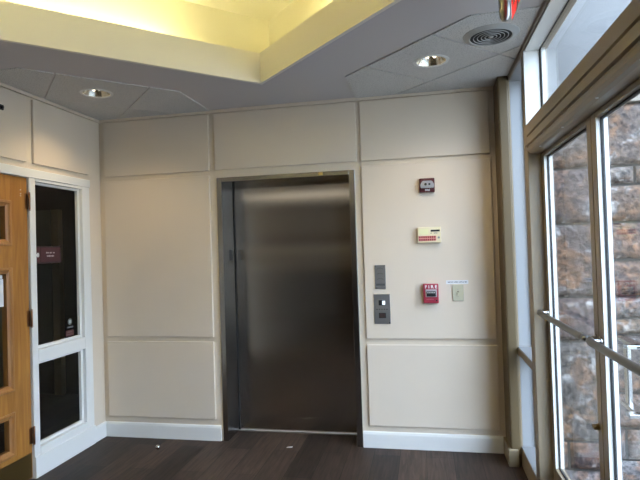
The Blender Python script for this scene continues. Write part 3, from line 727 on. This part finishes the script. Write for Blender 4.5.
# ------------------------------------------------------------------ outside: stone wing, cap band, pale wall above, ground
SYF = .15
wall_bm = B(); tints = []
def rnd_tint(r):
    return random.Random(r).choice([(.23, .19, .17), (.27, .20, .15), (.20, .175, .175), (.32, .26, .20), (.25, .22, .20), (.21, .15, .13)])
lay = wall_bm.loops.layers.float_color.new('block_tint')
def block(x0, x1, z0, z1, tint, amp=.02):
    j = .009; x0 += j; x1 -= j; z0 += j; z1 -= j
    nx, nz = max(4, int((x1-x0)/.03)), max(4, int((z1-z0)/.03))
    off = Vector((random.uniform(0, 50), random.uniform(0, 50), 3))
    g = []
    for i in range(nx+1):
        row = []
        for k in range(nz+1):
            u, v = i/nx, k/nz
            edge = min(min(u, 1-u)*(x1-x0), min(v, 1-v)*(z1-z0))
            e_ = min(1, edge/.04); e_ = e_*(2-e_)
            x, z = x0+(x1-x0)*u, z0+(z1-z0)*v
            h = noise.fractal(Vector((x*3.2, z*3.2, 0))+off, .9, 2.1, 5)*amp + .015
            wob = noise.noise(Vector((x*9, z*9, 7))+off)*.006
            row.append(wall_bm.verts.new((x+wob*(1-e_), SYF - max(-.004, .012*e_ + h*e_), z+wob*(1-e_))))
        g.append(row)
    fs = []
    for i in range(nx):
        for k in range(nz): fs.append(wall_bm.faces.new((g[i][k], g[i+1][k], g[i+1][k+1], g[i][k+1])))
    rim = [g[i][0] for i in range(nx+1)] + [g[nx][k] for k in range(1, nz+1)] + [g[i][nz] for i in range(nx-1, -1, -1)] + [g[0][k] for k in range(nz-1, 0, -1)]
    back = [wall_bm.verts.new((v.co.x, SYF+.03, v.co.z)) for v in rim]
    for i in range(len(rim)):
        j2 = (i+1) % len(rim); fs.append(wall_bm.faces.new((rim[j2], rim[i], back[i], back[j2])))
    for f_ in fs:
        f_.smooth = True
        for l in f_.loops: l[lay] = (tint[0]*.25, tint[1]*.24, tint[2]*.25, 1)
LEFT = [(2.10, 2.56, (.30, .245, .20)), (1.68, 2.10, (.235, .19, .175)), (1.13, 1.68, (.225, .175, .155)), (.80, 1.13, (.25, .185, .165)), (.05, .80, (.25, .225, .195)), (-.40, -.16, (.36, .35, .35))]
for z0, z1, c in LEFT: block(.80, 1.29, z0, z1, c)
block(.80, 1.02, -.16, .05, (.29, .26, .23)); block(1.02, 1.29, -.16, .05, (.20, .135, .125))
RIGHT = [(2.10, 2.56, [(1.29, 1.86, (.29, .235, .20)), (1.86, 2.5, (.24, .2, .18))]),
         (1.96, 2.10, [(1.29, 1.545, (.44, .38, .31)), (1.545, 1.82, (.42, .37, .31)), (1.82, 2.3, (.40, .35, .30))]),
         (1.68, 1.96, [(1.29, 1.75, (.27, .19, .145)), (1.75, 2.4, (.33, .29, .24))]),
         (1.40, 1.68, [(1.29, 1.95, (.28, .20, .16)), (1.95, 2.5, (.22, .18, .17))]),
         (1.13, 1.40, [(1.29, 1.70, (.25, .20, .18)), (1.70, 2.4, (.28, .23, .19))]),
         (.97, 1.13, [(1.29, 2.05, (.37, .355, .345)), (2.05, 2.5, (.25, .2, .18))]),
         (.85, .97, [(1.29, 1.66, (.36, .26, .17)), (1.66, 2.3, (.30, .24, .2))]),
         (.42, .85, [(1.29, 1.80, (.255, .215, .19)), (1.80, 2.4, (.23, .2, .19))]),
         (.16, .42, [(1.29, 1.60, (.23, .20, .18)), (1.60, 2.2, (.25, .21, .18))]),
         (-.07, .16, [(1.29, 1.42, (.22, .16, .14)), (1.42, 2.0, (.42, .36, .31))]),
         (-.40, -.07, [(1.29, 1.70, (.34, .32, .31)), (1.70, 2.4, (.27, .23, .2))])]
for z0, z1, row in RIGHT:
    for xa, xb, c in row: block(xa, xb, z0, z1, c)
    x = row[-1][1]; k = 0
    while x < 4.6:
        w_ = random.uniform(.35, .75); block(x, min(x+w_, 4.7), z0, z1, rnd_tint(int(x*1000+z0*77))); x += w_
bmesh.ops.recalc_face_normals(wall_bm, faces=wall_bm.faces)
stone = struct('wall_exterior', wall_bm, M['stone'], label='rough ashlar stone wall outside the glass doors', cat='stone wall')
bm = B(); box(bm, .80, 4.7, SYF+.004, SYF+.30, -.5, 2.60); obj('mortar_bed', bm, M['mortar'], stone)
bm = B(); box(bm, .80, 4.75, SYF-.035, SYF+.20, 2.562, 2.635, .006); obj('cap_band', bm, M['cap'], stone)
bm = B(); box(bm, .80, 4.7, SYF-.005, SYF+.30, 2.635, 8); struct('wall_exterior', bm, M['stucco'])
bm = B(); box(bm, .80, 9, -11, 6, -.5, -.40); struct('ground', bm, M['ground'])
bm = B(); box(bm, -9, .80, -14, YR-.1, -.3, -.2); struct('ground', bm, M['ground'])

# ------------------------------------------------------------------ litter on the floor
o = obj('glass_bead', lathe(B(), [(0, 0), (.009, .002), (.016, .010), (.018, .018), (.016, .027), (.009, .034), (0, .036)], (-2.12, -.245, .0), 20), M['bead'], None, True)
tag(o, 'small shiny grey ball on the floor near the left baseboard', 'ball')
bm = B(); rotc = Vector((-1.082, -.085, 0))
pts = [(-.024, -.012), (.022, -.006), (.024, .010), (-.020, .007)]
u = [bm.verts.new((rotc.x+x, rotc.y+y, .002+(.006 if i == 2 else 0))) for i, (x, y) in enumerate(pts)]
bm.faces.new(u); r_ = bmesh.ops.solidify(bm, geom=bm.faces[:], thickness=.0012)
o = obj('paper_scrap', bm, M['paper']); tag(o, 'tiny white paper scrap on the floor in front of elevator', 'paper scrap')

# ------------------------------------------------------------------ light
w = bpy.data.worlds.new('sky'); SC.world = w; w.use_nodes = True
nt = w.node_tree; bg = nt.nodes['Background']
tc = nt.nodes.new('ShaderNodeTexCoord'); sp = nt.nodes.new('ShaderNodeSeparateXYZ'); rp = nt.nodes.new('ShaderNodeValToRGB')
rp.color_ramp.elements[0].position = .0; rp.color_ramp.elements[0].color = (.26, .30, .35, 1)
rp.color_ramp.elements[1].position = .55; rp.color_ramp.elements[1].color = (.64, .80, 1.09, 1)
nt.links.new(tc.outputs['Generated'], sp.inputs[0]); nt.links.new(sp.outputs['Z'], rp.inputs['Fac']); nt.links.new(rp.outputs['Color'], bg.inputs['Color'])
bg.inputs['Strength'].default_value = 11

# ------------------------------------------------------------------ camera
yaw, pitch, roll = map(math.radians, (-11.209, .996, -1.768))
cy, sy_ = math.cos(yaw), math.sin(yaw)
fw = Vector((sy_*math.cos(pitch), cy*math.cos(pitch), math.sin(pitch))); r0 = Vector((cy, -sy_, 0)); u0 = r0.cross(fw)
rt = math.cos(roll)*r0 + math.sin(roll)*u0; up = -math.sin(roll)*r0 + math.cos(roll)*u0
cam = bpy.data.cameras.new('camera'); co = bpy.data.objects.new('camera', cam); COL.objects.link(co)
mw = Matrix((rt, up, -fw)).transposed().to_4x4(); mw.translation = (0, -4.06, 1.55); co.matrix_world = mw
cam.sensor_fit = 'HORIZONTAL'; cam.sensor_width = 36; cam.lens = 36*520/640; cam.clip_start = .05
SC.camera = co

vs = SC.view_settings
vs.view_transform = 'Standard'; vs.look = 'None'; vs.gamma = 1; vs.use_curve_mapping = False; vs.exposure = .42
